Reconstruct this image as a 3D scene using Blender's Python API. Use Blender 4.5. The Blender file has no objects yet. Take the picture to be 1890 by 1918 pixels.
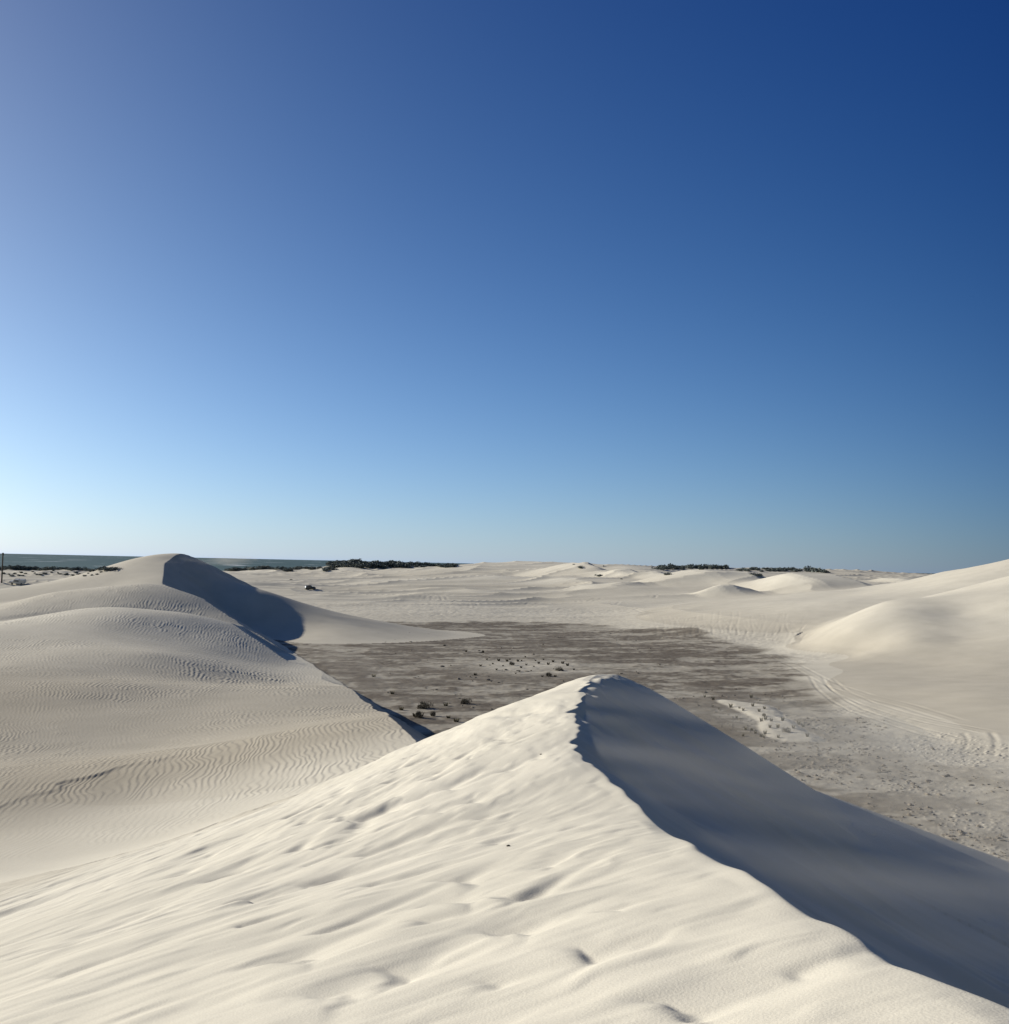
import bpy, bmesh, math, random
import numpy as np
from mathutils import Vector, Matrix

scene = bpy.context.scene
R = math.radians

# ------------------------------------------------------------------ camera
CAM_Z = 16.0
PITCH, ROLL = R(2.94), R(1.22)
SX, CX, CY = 1890.0, 945.0, 959.0            # focal length and centre in photo pixels
cX = np.array([1.0, 0, 0]); cU0 = np.array([0, -math.sin(PITCH), math.cos(PITCH)])
cF = np.array([0, math.cos(PITCH), math.sin(PITCH)])
cR = math.cos(ROLL) * cX + math.sin(ROLL) * cU0
cU = -math.sin(ROLL) * cX + math.cos(ROLL) * cU0
cam_d = bpy.data.cameras.new("camera")
cam = bpy.data.objects.new("camera", cam_d)
scene.collection.objects.link(cam)
cam.matrix_world = Matrix(((cR[0], cU[0], -cF[0], 0), (cR[1], cU[1], -cF[1], 0),
                           (cR[2], cU[2], -cF[2], CAM_Z), (0, 0, 0, 1)))
cam_d.sensor_fit = 'HORIZONTAL'
cam_d.sensor_width = 36.0
cam_d.lens = 36.0 * SX / 1890.0
cam_d.clip_start = 0.1
cam_d.clip_end = 80000.0
scene.camera = cam

# ------------------------------------------------------------------ light
SUN_AZ, SUN_EL = R(-68), R(20.5)               # azimuth from +Y, positive to the right
SKY_K = ((-1.306, 3.012, -6.435, -5.941, 1.748, 5.461, 4.279), (-.782, 2.488, -5.023, -2.727, .699, 4.012, 1.295), (.162, 1.929, -3.4, .751, -1.509, 2.381, -.39))
world = bpy.data.worlds.new("World"); scene.world = world
world.use_nodes = True
nt = world.node_tree; nt.nodes.clear()
sky = nt.nodes.new("ShaderNodeTexSky"); sky.sky_type = 'NISHITA'
sky.sun_disc = False
sky.sun_elevation = SUN_EL
sky.sun_rotation = SUN_AZ
sky.altitude = 0; sky.air_density = 1.0; sky.dust_density = 0.0; sky.ozone_density = 1.0
bg = nt.nodes.new("ShaderNodeBackground"); bg.inputs[1].default_value = 0.087
wo = nt.nodes.new("ShaderNodeOutputWorld")
# clear-air grading of the sky: deeper blue away from the sun and up high, pale towards the sun and the horizon
def wn(op, a, b=None):
    x = nt.nodes.new("ShaderNodeMath"); x.operation = op
    for i, q in enumerate((a, b)):
        if q is None: continue
        if isinstance(q, (int, float)): x.inputs[i].default_value = q
        else: nt.links.new(q, x.inputs[i])
    return x.outputs[0]
tc = nt.nodes.new("ShaderNodeTexCoord")
dt = nt.nodes.new("ShaderNodeVectorMath"); dt.operation = 'DOT_PRODUCT'
nt.links.new(tc.outputs["Generated"], dt.inputs[0])
dt.inputs[1].default_value = (math.sin(SUN_AZ) * math.cos(SUN_EL), math.cos(SUN_AZ) * math.cos(SUN_EL), math.sin(SUN_EL))
gam = wn('MINIMUM', wn('MAXIMUM', dt.outputs["Value"], -0.12), 0.80)
sp = nt.nodes.new("ShaderNodeSeparateXYZ"); nt.links.new(tc.outputs["Generated"], sp.inputs[0])
zz = wn('MINIMUM', wn('MAXIMUM', sp.outputs[2], 0.0), 0.5)
g2 = wn('MULTIPLY', gam, gam); g3 = wn('MULTIPLY', g2, gam); gz = wn('MULTIPLY', gam, zz); zq = wn('SQRT', zz)
cmb = nt.nodes.new("ShaderNodeCombineColor")
for c, (k0, k1, k2, k3, k4, k5, k6) in enumerate(SKY_K):
    e_ = wn('ADD', wn('ADD', wn('MULTIPLY', gam, k1), wn('MULTIPLY', g2, k2)), wn('ADD', wn('MULTIPLY', zz, k3), wn('MULTIPLY', zq, k4)))
    e_ = wn('ADD', e_, wn('ADD', wn('MULTIPLY', g3, k5), wn('MULTIPLY', gz, k6)))
    nt.links.new(wn('EXPONENT', wn('ADD', e_, k0)), cmb.inputs[c])
mul = nt.nodes.new("ShaderNodeMix"); mul.data_type = 'RGBA'; mul.blend_type = 'MULTIPLY'; mul.inputs[0].default_value = 1
nt.links.new(sky.outputs[0], mul.inputs[6]); nt.links.new(cmb.outputs[0], mul.inputs[7])
# unseen sky behind and right of the camera, warmed and brightened to neutralise blue shadows
sd = wn('ADD', wn('MULTIPLY', sp.outputs[0], 0.8), wn('MULTIPLY', sp.outputs[1], -0.6))
mrs = nt.nodes.new("ShaderNodeMapRange"); mrs.interpolation_type = 'SMOOTHSTEP'
mrs.inputs[1].default_value = 0.0; mrs.inputs[2].default_value = 0.7
nt.links.new(sd, mrs.inputs[0])
mul2 = nt.nodes.new("ShaderNodeMix"); mul2.data_type = 'RGBA'; mul2.blend_type = 'MULTIPLY'
nt.links.new(mrs.outputs[0], mul2.inputs[0]); nt.links.new(mul.outputs[2], mul2.inputs[6]); mul2.inputs[7].default_value = (2.0, 1.28, 0.72, 1)
nt.links.new(mul2.outputs[2], bg.inputs[0]); nt.links.new(bg.outputs[0], wo.inputs[0])
sun_d = bpy.data.lights.new("sun", 'SUN'); sun_d.energy = 5.0; sun_d.angle = R(0.5)
sun_d.color = (1.0, 0.955, 0.84)
sun = bpy.data.objects.new("sun", sun_d); scene.collection.objects.link(sun)
to_sun = Vector((math.sin(SUN_AZ) * math.cos(SUN_EL), math.cos(SUN_AZ) * math.cos(SUN_EL), math.sin(SUN_EL)))
sun.rotation_euler = to_sun.to_track_quat('Z', 'Y').to_euler()
sun.location = (-60, 20, 60)
scene.view_settings.view_transform = 'Standard'
scene.view_settings.look = 'None'
scene.view_settings.gamma = 1.0
scene.view_settings.exposure = 0.2
scene.cycles.max_bounces = 5
scene.cycles.diffuse_bounces = 3

# ------------------------------------------------------------------ helpers
def Py(u, v, y):
    """photo pixel + forward distance -> world point"""
    d = cF + (u - CX) / SX * cR + (CY - v) / SX * cU
    d = d / d[1]
    return np.array([d[0] * y, y, CAM_Z + d[2] * y])

def Pz(u, v, z):
    """photo pixel + world height -> world point"""
    d = cF + (u - CX) / SX * cR + (CY - v) / SX * cU
    k = (z - CAM_Z) / d[2]
    return np.array([d[0] * k, d[1] * k, z])

rng_tab = np.random.RandomState(7).rand(8, 256, 256).astype(np.float32)
def vnoise(x, y, seed=0):
    """value noise, range -1..1"""
    T = rng_tab[seed % 8]
    x = x + 17.3 * seed; y = y + 9.1 * seed
    xf = np.floor(x); yf = np.floor(y)
    fx = (x - xf).astype(np.float32); fy = (y - yf).astype(np.float32)
    ix = xf.astype(np.int64) & 255; iy = yf.astype(np.int64) & 255
    ix1 = (ix + 1) & 255; iy1 = (iy + 1) & 255
    fx = fx * fx * fx * (fx * (fx * 6 - 15) + 10); fy = fy * fy * fy * (fy * (fy * 6 - 15) + 10)
    a = T[ix, iy]; b = T[ix1, iy]; c = T[ix, iy1]; d = T[ix1, iy1]
    return (a + (b - a) * fx + (c - a) * fy + (a - b - c + d) * fx * fy) * 2 - 1

def fbm(x, y, oct=3, seed=0, gain=0.5):
    s = 0; a = 1.0; t = 0
    for i in range(oct):
        s = s + a * vnoise(x, y, seed + i); t += a
        x = x * 2.03 + 5.2; y = y * 2.03 + 1.7; a *= gain
    return s / t

def sstep(a, b, x):
    t = np.clip((x - a) / (b - a), 0, 1)
    return t * t * (3 - 2 * t)

def smax(a, b, k):
    d = np.maximum(k - np.abs(a - b), 0)
    return np.maximum(a, b) + d * d / (4 * k)

class TPS:
    """thin plate spline through scattered (a, b, value) points"""
    def __init__(self, pts, lam=1e-4):
        p = np.array(pts, float); n = len(p)
        self.p = p[:, :2].copy(); self.c = self.p.mean(0); self.s = self.p.std()
        q = (self.p - self.c) / self.s; self.q = q
        K = self.phi(((q[:, None] - q[None]) ** 2).sum(-1)) + lam * np.eye(n)
        P = np.c_[np.ones(n), q]
        A = np.block([[K, P], [P.T, np.zeros((3, 3))]])
        w = np.linalg.solve(A, np.r_[p[:, 2], 0, 0, 0])
        self.w, self.v = w[:n], w[n:]
    @staticmethod
    def phi(r2):
        return 0.5 * r2 * np.log(r2 + 1e-12)
    def __call__(self, a, b):
        a = (a - self.c[0]) / self.s; b = (b - self.c[1]) / self.s
        out = (self.v[0] + self.v[1] * a + self.v[2] * b).astype(np.float64)
        for (x, y), w in zip(self.q, self.w):
            out += w * self.phi((a - x) ** 2 + (b - y) ** 2)
        return out

def polydist(px, py, pts, closed=False):
    """signed distance (positive on the right of the travel direction) and nearest parameter"""
    best = np.full(px.shape, 1e18); sgn = np.zeros(px.shape); tt = np.zeros(px.shape)
    pts = np.asarray(pts, float)
    n = len(pts)
    for i in range(n - 1):
        ax, ay = pts[i, :2]; bx, by = pts[i + 1, :2]
        dx, dy = bx - ax, by - ay; L2 = dx * dx + dy * dy
        t = ((px - ax) * dx + (py - ay) * dy) / L2
        tc = np.clip(t, 0 if i else -50, 1 if (i < n - 2 or closed) else 50)
        qx = px - ax - tc * dx; qy = py - ay - tc * dy
        d2 = qx * qx + qy * qy
        m = d2 < best
        best = np.where(m, d2, best)
        cr = (px - ax) * dy - (py - ay) * dx
        sgn = np.where(m, np.sign(cr), sgn)
        tt = np.where(m, i + tc, tt)
    return np.sqrt(best) * sgn, tt

# ------------------------------------------------------------------ terrain grid (polar, finest where the view is finest)
FINE = 1.0
az_f = np.linspace(-32, 32, int(1380 * FINE))
side = []
a = 32.0; st = 0.12
while a < 178:
    st = min(st * 1.18, 4.0); a += st; side.append(a)
side = np.array([s for s in side if s < 178] + [180.0])
az = np.r_[-side[::-1], az_f, side]
az = np.radians(az)
r = np.r_[np.geomspace(0.25, 2.2, 40, endpoint=False),
          np.geomspace(2.2, 40, int(1000 * FINE), endpoint=False),
          np.geomspace(40, 1500, int(840 * FINE), endpoint=False),
          np.geomspace(1500, 9000, 24)]
NA, NR = len(az), len(r)
RR, AA = np.meshgrid(r, az, indexing='ij')
X = RR * np.sin(AA); Y = RR * np.cos(AA)
AZD = np.degrees(AA)

def region(mask, fn, fill=-1e3):
    out = np.full(X.shape, fill)
    out[mask] = fn(X[mask], Y[mask])
    return out

# ---- base: clay pan, open sand plain, far low dunes (spline in azimuth / log distance)
def bp(u, v, y):
    p = Py(u, v, y)
    return (math.degrees(math.atan2(p[0], p[1])) / 10, 2 * math.log(math.hypot(p[0], p[1])), p[2])
def bz(azd, rr, z):
    return (azd / 10, 2 * math.log(rr), z)
base_pts = [bz(a, q, 0) for a in (-75, -45, -28, -15, 0, 10) for q in (8, 40, 100, 175)]
base_pts += [bz(18, q, 0) for q in (8, 40, 90, 140)] + [bz(26, q, z) for q, z in ((8, 0), (40, 0), (85, .3))]
base_pts += [bz(45, 8, 0), bz(45, 60, 0), bz(70, 60, 0), bz(70, 150, 3), bz(45, 110, 2), bz(35, 100, 1)]
base_pts += [bz(-14, 215, 0), bz(-8, 235, 0), bz(-3, 250, 0), bz(3, 255, 0), bz(8, 235, 0)]
base_pts += [bp(1000, 1168, 272), bp(1200, 1175, 255), bp(1300, 1188, 232), bp(1420, 1205, 212), bp(1300, 1140, 330), bp(1150, 1120, 380),
             bp(1000, 1130, 370), bp(1000, 1100, 480), bp(1000, 1086, 600), bp(1000, 1072, 720), bp(1000, 1057, 820), bz(2, 930, 13), bz(2, 1150, 6),
             bp(850, 1130, 350), bp(850, 1100, 480), bp(850, 1081, 650), bp(850, 1063, 800), bz(-3, 930, 9),
             bp(700, 1145, 300), bp(700, 1120, 400), bp(700, 1100, 500), bp(700, 1085, 650), bp(700, 1073, 850), bp(700, 1070, 1000),
             bp(580, 1103, 470), bp(580, 1090, 600), bp(580, 1077, 800), bp(580, 1070, 1000),
             bp(450, 1085, 600), bp(450, 1075, 850), bp(450, 1072, 1000),
             bp(60, 1090, 400), bp(60, 1079, 600), bp(60, 1073, 800), bp(60, 1070, 1000), bz(-40, 250, 2), bz(-40, 350, 4), bz(-40, 800, 0), bz(-75, 350, 3), bz(-75, 900, 0), bz(-75,200,1),
             bp(1250, 1097, 430), bp(1250, 1081, 600), bp(1250, 1064, 850), bp(1150, 1078, 600), bp(1150, 1063, 850), bz(7, 1100, 13),
             bp(1400, 1120, 350), bp(1400, 1100, 450), bp(1400, 1085, 600), bp(1400, 1066, 900), bz(13, 1100, 13),
             bp(1550, 1112, 370), bp(1550, 1097, 480), bp(1550, 1083, 650), bp(1550, 1069, 900), bp(1620, 1069, 900),
             bp(1700, 1085, 600), bp(1700, 1080, 850), bp(1850, 1090, 600), bz(40, 300, 6), bz(40, 800, 9), bz(70, 300, 7), bz(70, 800, 9),
             bz(120, 100, 3), bz(-120, 100, 3), bz(179, 100, 4), bz(-179, 100, 4), bz(120, 600, 5), bz(-120, 600, 5)]
tpsB = TPS(base_pts, 1e-3)
hB = tpsB(AZD / 10, 2 * np.log(np.clip(RR, 8, 1400)))
hB = np.clip(hB, -1.5, 30)
hB = hB * sstep(150, 290, RR) + np.clip(hB, 0, 3) * (1 - sstep(150, 290, RR))
coast = sstep(1130, 1420, RR)
hB = hB * (1 - coast) - 12.0 * coast
far = sstep(230, 380, RR)
# long low wind ridges across the open plain
wx = X * 0.86 + Y * 0.5; wy = -X * 0.5 + Y * 0.86
rid = 1 - np.abs(vnoise(X / 120 + 0.3 * vnoise(X / 60, Y / 60, 3), Y / 26, 1))
rid2 = 1 - np.abs(vnoise(wx / 70, wy / 22, 2))
hB = hB + far * (1 - coast) * (1.5 * rid ** 4 + 1.1 * rid2 ** 3 - 0.4)

PAINTED_LIT = np.zeros(X.shape)  # paints the low far dunes paler, as if catching more sun
def mound(u, v, y, wl, wr, wd, sharp=1.5):
    """low dune with its top at the given pixel; widths in photo pixels, depth in metres"""
    global hB
    p = Py(u, v, y)
    ij = np.unravel_index(np.argmin((X - p[0]) ** 2 + (Y - p[1]) ** 2), X.shape)
    A = p[2] - hB[ij]
    m = (np.abs(X - p[0]) < 400) & (np.abs(Y - p[1]) < 500) & (Y > 150)
    x = (X[m] - p[0]) / SX / y * SX * SX; yy = (Y[m] - p[1]) / wd
    x = (X[m] - p[0]) * SX / y
    x = x + 0.35 * (Y[m] - p[1])
    s = np.sqrt(np.where(x < 0, x / wl, x / wr) ** 2 + yy ** 2 + 0.02)
    hB[m] += A * np.exp(-s ** sharp)
    PAINTED_LIT[m] = np.maximum(PAINTED_LIT[m], np.exp(-(s * 1.0) ** 2) * min(1, abs(A) / 3))
def hump(ul, u0, u1, ur, v, y, wd, skew=0.3):
    """dune with a straight windward ramp on its left, a short flat top and a steeper right side"""
    p = Py((u0 + u1) / 2, v, y)
    ij = np.unravel_index(np.argmin((X - p[0]) ** 2 + (Y - p[1]) ** 2), X.shape)
    A = p[2] - hB[ij]
    m = (np.abs(X - p[0]) < 300) & (np.abs(Y - p[1]) < 4 * wd)
    pxw = y / SX
    x = X[m] - p[0] + skew * (Y[m] - p[1]) + 1.5 * vnoise(Y[m] / 9, X[m] / 30, 3); c = (u0 + u1) / 2
    f = np.interp(x / pxw + c, [ul, ul + .15 * (u0 - ul), u0 - .12 * (u0 - ul), u0 + 3, u1, ur - .3 * (ur - u1), ur], [0, .07, .9, 1, .97, .12, 0])
    g_ = f * np.exp(-np.abs((Y[m] - p[1]) / wd) ** 2.2)
    hB[m] += A * g_
    PAINTED_LIT[m] = np.maximum(PAINTED_LIT[m], np.clip(1.3 * g_, 0, 1) * min(1, A / 3))
hump(955, 1076, 1086, 1128, 1055, 640, 34)
hump(1100, 1155, 1180, 1225, 1065, 560, 26)
hump(1185, 1242, 1252, 1285, 1075, 520, 18)
hump(1180, 1312, 1375, 1460, 1068, 440, 24)
hump(1392, 1486, 1556, 1668, 1074, 385, 22)
hump(1645, 1672, 1702, 1745, 1083, 500, 14)
hump(1290, 1345, 1370, 1430, 1096, 375, 9)
hump(1040, 1100, 1150, 1220, 1094, 430, 11)
mound(1000, 1054, 780, 220, 160, 80, 2.0)
mound(650, 1061, 900, 45, 50, 60)
mound(1180, 1062, 700, 50, 80, 60)
mound(1160, 1092, 430, 50, 90, 16, 1.2)
mound(1060, 1082, 520, 60, 80, 18, 1.2)
mound(930, 1080, 560, 80, 90, 22, 1.3)
mound(780, 1083, 560, 90, 120, 20, 1.3)
mound(1120, 1076, 560, 30, 40, 25)
mound(700, 1056, 950, 90, 70, 50, 2.2)
mound(800, 1060, 980, 70, 60, 60, 2.0)
mound(500, 1066, 950, 60, 60, 50)
hum = (RR > 520) & (RR < 1100) & (np.abs(AZD) < 40)
hw = sstep(-15.5, -19, AZD[hum]) + .5 * sstep(-7, -11, AZD[hum]) * sstep(650, 800, RR[hum])
hB[hum] += np.clip(hw, 0, 1) * 2.2 * np.maximum(0, fbm(X[hum] / 17, Y[hum] / 22, 3, 5) + .15) * sstep(520, 600, RR[hum]) * (1 - sstep(1000, 1100, RR[hum]))

# ---- left dune (two lobes, near): sheet + slip face rising from a straight toe line
T0 = np.array([-7.2, 94.0]); Tn = np.array([-20.0, 130.0]) - T0; Tn /= np.linalg.norm(Tn)
def toe_left(x, y):
    """distance to the left of the toe line"""
    return -((x - T0[0]) * Tn[1] - (y - T0[1]) * Tn[0])
sheetA = [(-20, 130, .5), (-9.9, 81, 4.1), (-4.2, 45, 8), (-2, 25, 9), (0, 0, 9), (-10.6, 52, 7.2), (-18.3, 48.5, 6.15), (-20, 40.7, 6.15),
          (-14.3, 41.8, 6.25), (-13, 30, 7.2), (-16, 20, 8), (-25, 30, 6.4), (-30, 15, 8), (-40, 0, 8), (-60, 20, 6), (-20, 0, 9),
          (-21, 62, 4.4), (-35, 70, 4.4), (-27, 100, 3.4), (-24, 112, 2.2), (-30, 112, 2.1), (-27, 124, 1.0), (-34, 145, 1.1), (-32.4, 95, 4.0),
          (-45, 90, 4.4), (-42.6, 125, 4.0), (-61, 122, 4.2), (-61, 145, 5.9),
          (-63.3, 165, 7.8), (-55.3, 170, 6.9), (-47.7, 175, 4.9), (-42.4, 180, 2.9), (-80, 160, 4.9), (-74, 163, 6.1),
          (-76, 182, 4.6), (-64, 190, 4), (-95, 185, 3), (-52, 195, 2), (-38, 185, .3), (-29, 154, .4), (-100, 100, 4), (-110, 160, 4),
          (-90, 40, 5), (10, 60, 8), (5, 100, 3), (-10, 140, 0), (-20, 190, -1), (-48, 232, 0), (-90, 225, 1)]
tpsA = TPS(sheetA, 2e-4)
mA = (X < 25) & (Y > -60) & (X > -140) & (Y < 270)
def fA(x, y):
    d = toe_left(x, y) + 0.22 * vnoise(x / 4.5, y / 4.5, 4) + 0.06 * vnoise(x / .9, y / .9, 5)
    s = tpsA(x, y)
    s = s - 0.03 * np.maximum(0, np.hypot(x + 50, y - 100) - 100)
    soft = sstep(118, 134, y) * (1 - sstep(172, 186, y))
    return np.minimum(s, 0.62 * d - soft * 0.42 * np.clip(d, 0, 4))
hA = region(mA, fA)

# ---- second dune behind it
sheetC = [(-51, 190, 6.3), (-58.3, 195, 8.4), (-69.3, 200, 10.7), (-77, 196, 10), (-85, 190, 8.6), (-92, 184, 6.7), (-104, 178, 5),
          (-66, 182, 7.6), (-76, 178, 7.0), (-90, 168, 5.2), (-57, 184, 6.6), (-44, 186, 3.9), (-41, 193, .6), (-70, 165, 4.5), (-54, 172, 4.5), (-47, 178, 4.2), (-75, 222, 6), (-62, 216, 5), (-92, 212, 5),
          (-52, 205, 3.5), (-120, 160, 3), (-125, 200, 3), (-40, 210, 0)]
tpsC = TPS(sheetC, 2e-4)
mC = (X < -30) & (X > -170) & (Y > 145) & (Y < 270)
def fC(x, y):
    d = toe_left(x, y) + 0.4 * vnoise(x / 3, y / 3, 4)
    s = tpsC(x, y) - 0.06 * np.maximum(0, np.hypot(x + 75, y - 196) - 45)
    return np.minimum(s, 0.62 * (d - 0.8))
hC = region(mC, fC)

# ---- tall far-left dune: ridge, slip face on its right, long low horn
crD = [(-50, 186, 3), (-59, 196, 7.4), (-69, 205, 10.6), (-74.0, 221, 14.6), (-74.2, 227, 15.5), (-73.7, 232, 16.8)]
sheetD = [(-73.7, 232, 16.8), (-78.4, 230, 16.5), (-83.8, 228, 15.3), (-88.7, 225, 13.4), (-98, 220, 10.2), (-107, 215, 8.4), (-120, 208, 6),
          (-74.2, 226, 15.4), (-74, 221, 14.6), (-69, 205, 10.6), (-59, 196, 7.0), (-50, 186, 3), (-80, 208, 10.2), (-90, 200, 7.5), (-105, 190, 5),
          (-85, 250, 10), (-76, 250, 11), (-100, 245, 7), (-120, 235, 4.5), (-140, 210, 4), (-140, 190, 3), (-95, 275, 4), (-70, 275, 3), (-65, 250, 8), (-150, 170, 3), (-130, 260, 3)]
tpsD = TPS(sheetD, 2e-4)
hornD = TPS([(-73.7, 232, 16.6), (-67.8, 229, 13.3), (-62.8, 226, 10.6), (-54.6, 222, 8.4), (-40.6, 224, 5.1), (-26.6, 225, 2.6), (-11, 228, .3), (0, 226, -.3),
             (-42, 203, .3), (-34, 187, -.2), (-26, 198, .05), (-11, 213, 0), (-46, 212, 2.0), (-53, 213, 2.8), (-60, 215, 4.0), (-66, 218, 6.5), (-34, 207, 1.3), (-22, 211, .9),
             (-60, 240, 7.5), (-40, 242, 2), (-20, 242, 0), (-70, 250, 9), (0, 245, -1), (-10, 195, -.8), (-48, 190, 0), (-20, 180, -1)], 2e-4)
mD = (X < 20) & (X > -200) & (Y > 150) & (Y < 340)
def fD(x, y):
    d, t = polydist(x, y, crD)
    s = tpsD(x, y) - 0.08 * np.maximum(0, np.hypot((x + 85), (y - 218)) - 48)
    lee = np.interp(t, np.arange(6), [p[2] for p in crD]) - 0.60 * d
    a_ = np.where(d > 0, np.minimum(s, lee), s)
    h_ = hornD(x, y) - 0.6 * np.maximum(0, -72 - x) - 0.08 * np.maximum(0, np.hypot((x + 40) / 1.2, (y - 222)) - 42)
    return smax(a_, h_, 0.6)
hD = region(mD, fD)

# ---- right-hand dune: front lobe and the two ridges behind
def pl(L): return [tuple(Py(*q)) for q in L]
R3 = TPS(pl([(1490, 1205, 208), (1540, 1180, 204), (1600, 1151, 202), (1660, 1126, 204), (1740, 1119, 207), (1829, 1102, 209), (1890, 1084, 209), (1960, 1064, 210),
             (1700, 1200, 174), (1800, 1200, 171), (1890, 1200, 165), (1890, 1130, 186), (1800, 1150, 187), (1700, 1155, 186), (1600, 1180, 187),
             (1600, 1222, 180), (1700, 1252, 156), (1800, 1252, 149), (1890, 1282, 130), (1800, 1330, 112), (1890, 1400, 91), (1650, 1302, 127), (1560, 1245, 168), (1520, 1225, 187)])
         + [(130, 205, 16.5), (110, 142, 3.5), (90, 70, .5), (60, 60, -1), (40, 110, -.8), (45, 170, -.8), (55, 235, -1), (42, 215, -1.2), (30, 250, -2), (75, 245, 3), (95, 255, 6), (125, 260, 11), (160, 190, 15), (62, 240, .2),
            (150, 80, 1), (150, 140, 8)], 2e-4)
mR = (X > 15) & (X < 330) & (Y > 30) & (Y < 420)
hR3 = region(mR, lambda x, y: R3(x, y) - 0.1 * np.maximum(0, np.hypot(x - 105, (y - 180)) - 100))
R2 = TPS(pl([(1486, 1114, 310), (1560, 1108, 305), (1638, 1102, 300), (1727, 1081, 300), (1778, 1069, 300), (1825, 1069, 300), (1890, 1049, 290), (1960, 1030, 285),
             (1638, 1113, 270), (1727, 1101, 265), (1800, 1087, 260), (1890, 1071, 258), (1560, 1120, 275), (1600, 1125, 250)])
         + [(200, 290, 23), (180, 240, 16), (130, 220, 9), (100, 365, 5), (130, 365, 9), (170, 360, 12), (75, 330, 5.5), (90, 225, 5), (250, 260, 22), (260, 350, 12)], 2e-4)
hR2 = region(mR, lambda x, y: R2(x, y) - 0.1 * np.maximum(0, np.hypot(x - 160, (y - 290)) - 110))

# ---- foreground dune: windward sheet, sharp crest, slip face
crF = [(8, -40), (4.5, -14), (3.0, -4), (2.1, 4.2), (2.03, 5.7), (1.96, 6.94), (1.9, 10.1), (1.98, 14.7), (1.6, 17.3), (1.63, 22), (2.04, 27.6),
       (3.1, 33), (3.8, 36.5)]
czF = [15.5, 15.2, 15.0, 14.2, 13.95, 13.75, 13.26, 12.6, 12.54, 12.52, 12.5, 12.47, 12.1]
sheetF = [(p[0], p[1], z) for p, z in zip(crF, czF)]
sheetF += [(0, 0, 14.4), (-3.7, 7.4, 12.55), (-.5, 5.2, 13.55), (0, 10, 12.95), (-2.8, 15, 11.7), (-7.9, 15.8, 10.4), (-5.3, 26, 9.9), (-2.45, 32, 10.35),
           (-1.0, 38, 10.6 - 1.5), (-4, 50, 5.0), (-6, 70, 1.5), (0, 55, 5.0), (4, 75, 2.0), (5, 46, 11.0), (8, 56, 9.5), (-12, 30, 6.6), (-14, 22, 7.9), (-8, 40, 6.6), (-15, 8, 9.3), (-8, 0, 12.4),
           (-25, -10, 7), (-10, -30, 11), (8, 80, 2), (14, 90, -1), (0, 90, -1), (-3, -4, 14.3), (12, 10, 12.2), (12, 30, 11.4), (15, -20, 14), (12, 45, 12), (18, 60, 9.5), (25, 20, 13), (25, 50, 10), (0, 24, 12.05), (-.6, 30, 11.5)]
tpsF = TPS(sheetF, 2e-4)
mF = (X > -45) & (X < 75) & (Y > -70) & (Y < 125)
DFm = []
def fF(x, y):
    jag = sstep(15, 18, y) * (1 - sstep(29, 35, y))
    wob = 0.16 * vnoise(x / 3, y / 2.4, 6) + 0.07 * vnoise(x / 1.2, y / .9, 3)
    irr = 0.35 + 1.1 * np.clip(.5 + .9 * vnoise(x / 9, y / 2.6, 5), 0, 1)
    wob = wob * (1 - .3 * jag) + jag * irr * (0.26 * vnoise(x / 3.5, y / 1.05, 1) + 0.15 * vnoise(x / 1.8, y / .5, 4) - 0.02) - .02
    d, t = polydist(x, y, crF, True)
    n = len(crF); ca = np.array(crF, float)
    end = t >= n - 1
    d = np.where(end, np.abs(d), d + wob)
    s = tpsF(x, y)
    td = np.linspace(0, n - 1, 400)
    cz = tpsF(np.interp(td, np.arange(n), ca[:, 0]), np.interp(td, np.arange(n), ca[:, 1]))
    dp = np.maximum(d, 0)
    we = sstep(n - 4.5, n - 1.2, t)
    q = np.sqrt(dp * dp + (1.1 * we) ** 2) - 1.1 * we
    steep = 0.60 * dp - 0.004 * dp * dp
    apron = 0.61 * np.minimum(q, 7.0) + 0.36 * np.maximum(0, q - 7.0)
    drop = np.where(dp < 26, steep, 12.9 + 0.39 * (dp - 26)) * (1 - we) + apron * we
    lee = np.interp(t, td, cz) - drop
    # the slip face starts exactly from the windward sheet at the (wavy) brink
    dr = 0.5 * (d + np.sqrt(d * d + 0.035 ** 2))
    dr = dr * sstep(-0.6, -0.1, d)
    nb = (d > -0.6) & (d < 3) & (t < n - 1) & (we < 1)
    lip = s.copy(); lip[nb] = tpsF(x[nb] - dr[nb], y[nb]) - 0.60 * dr[nb]
    w = sstep(3.0, 1.0, d) * nb * (1 - we)
    out = np.where(d > 0, np.minimum(s, lee), s)
    out = out * (1 - w) + lip * w
    DFm.append(d)
    return out - 0.05 * np.maximum(0, np.hypot(x, y) - 110)
hF = region(mF, fF)
DF = np.full(X.shape, 99.0); DF[mF] = DFm[0]

# ---- put together, remember which dune each point belongs to
H = hB.copy(); LAB = np.zeros(X.shape, np.int8)
for i, (h, k) in enumerate(((hD, .5), (hC, .6), (hA, .35), (hR2, 3.0), (hR3, 1.6), (hF, .8)), 1):
    m = h > -900
    LAB[m & (h > H)] = i
    H[m] = smax(H[m], h[m], k)

# ------------------------------------------------------------------ mesh
def grid_normals(Z):
    P = np.stack([X, Y, Z], -1)
    dr = np.empty_like(P); da = np.empty_like(P)
    dr[1:-1] = P[2:] - P[:-2]; dr[0] = P[1] - P[0]; dr[-1] = P[-1] - P[-2]
    da[:, 1:-1] = P[:, 2:] - P[:, :-2]; da[:, 0] = P[:, 1] - P[:, 0]; da[:, -1] = P[:, -1] - P[:, -2]
    n = np.cross(da, dr)
    n /= np.linalg.norm(n, axis=-1, keepdims=True) + 1e-12
    n[n[..., 2] < 0] *= -1
    return n

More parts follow.
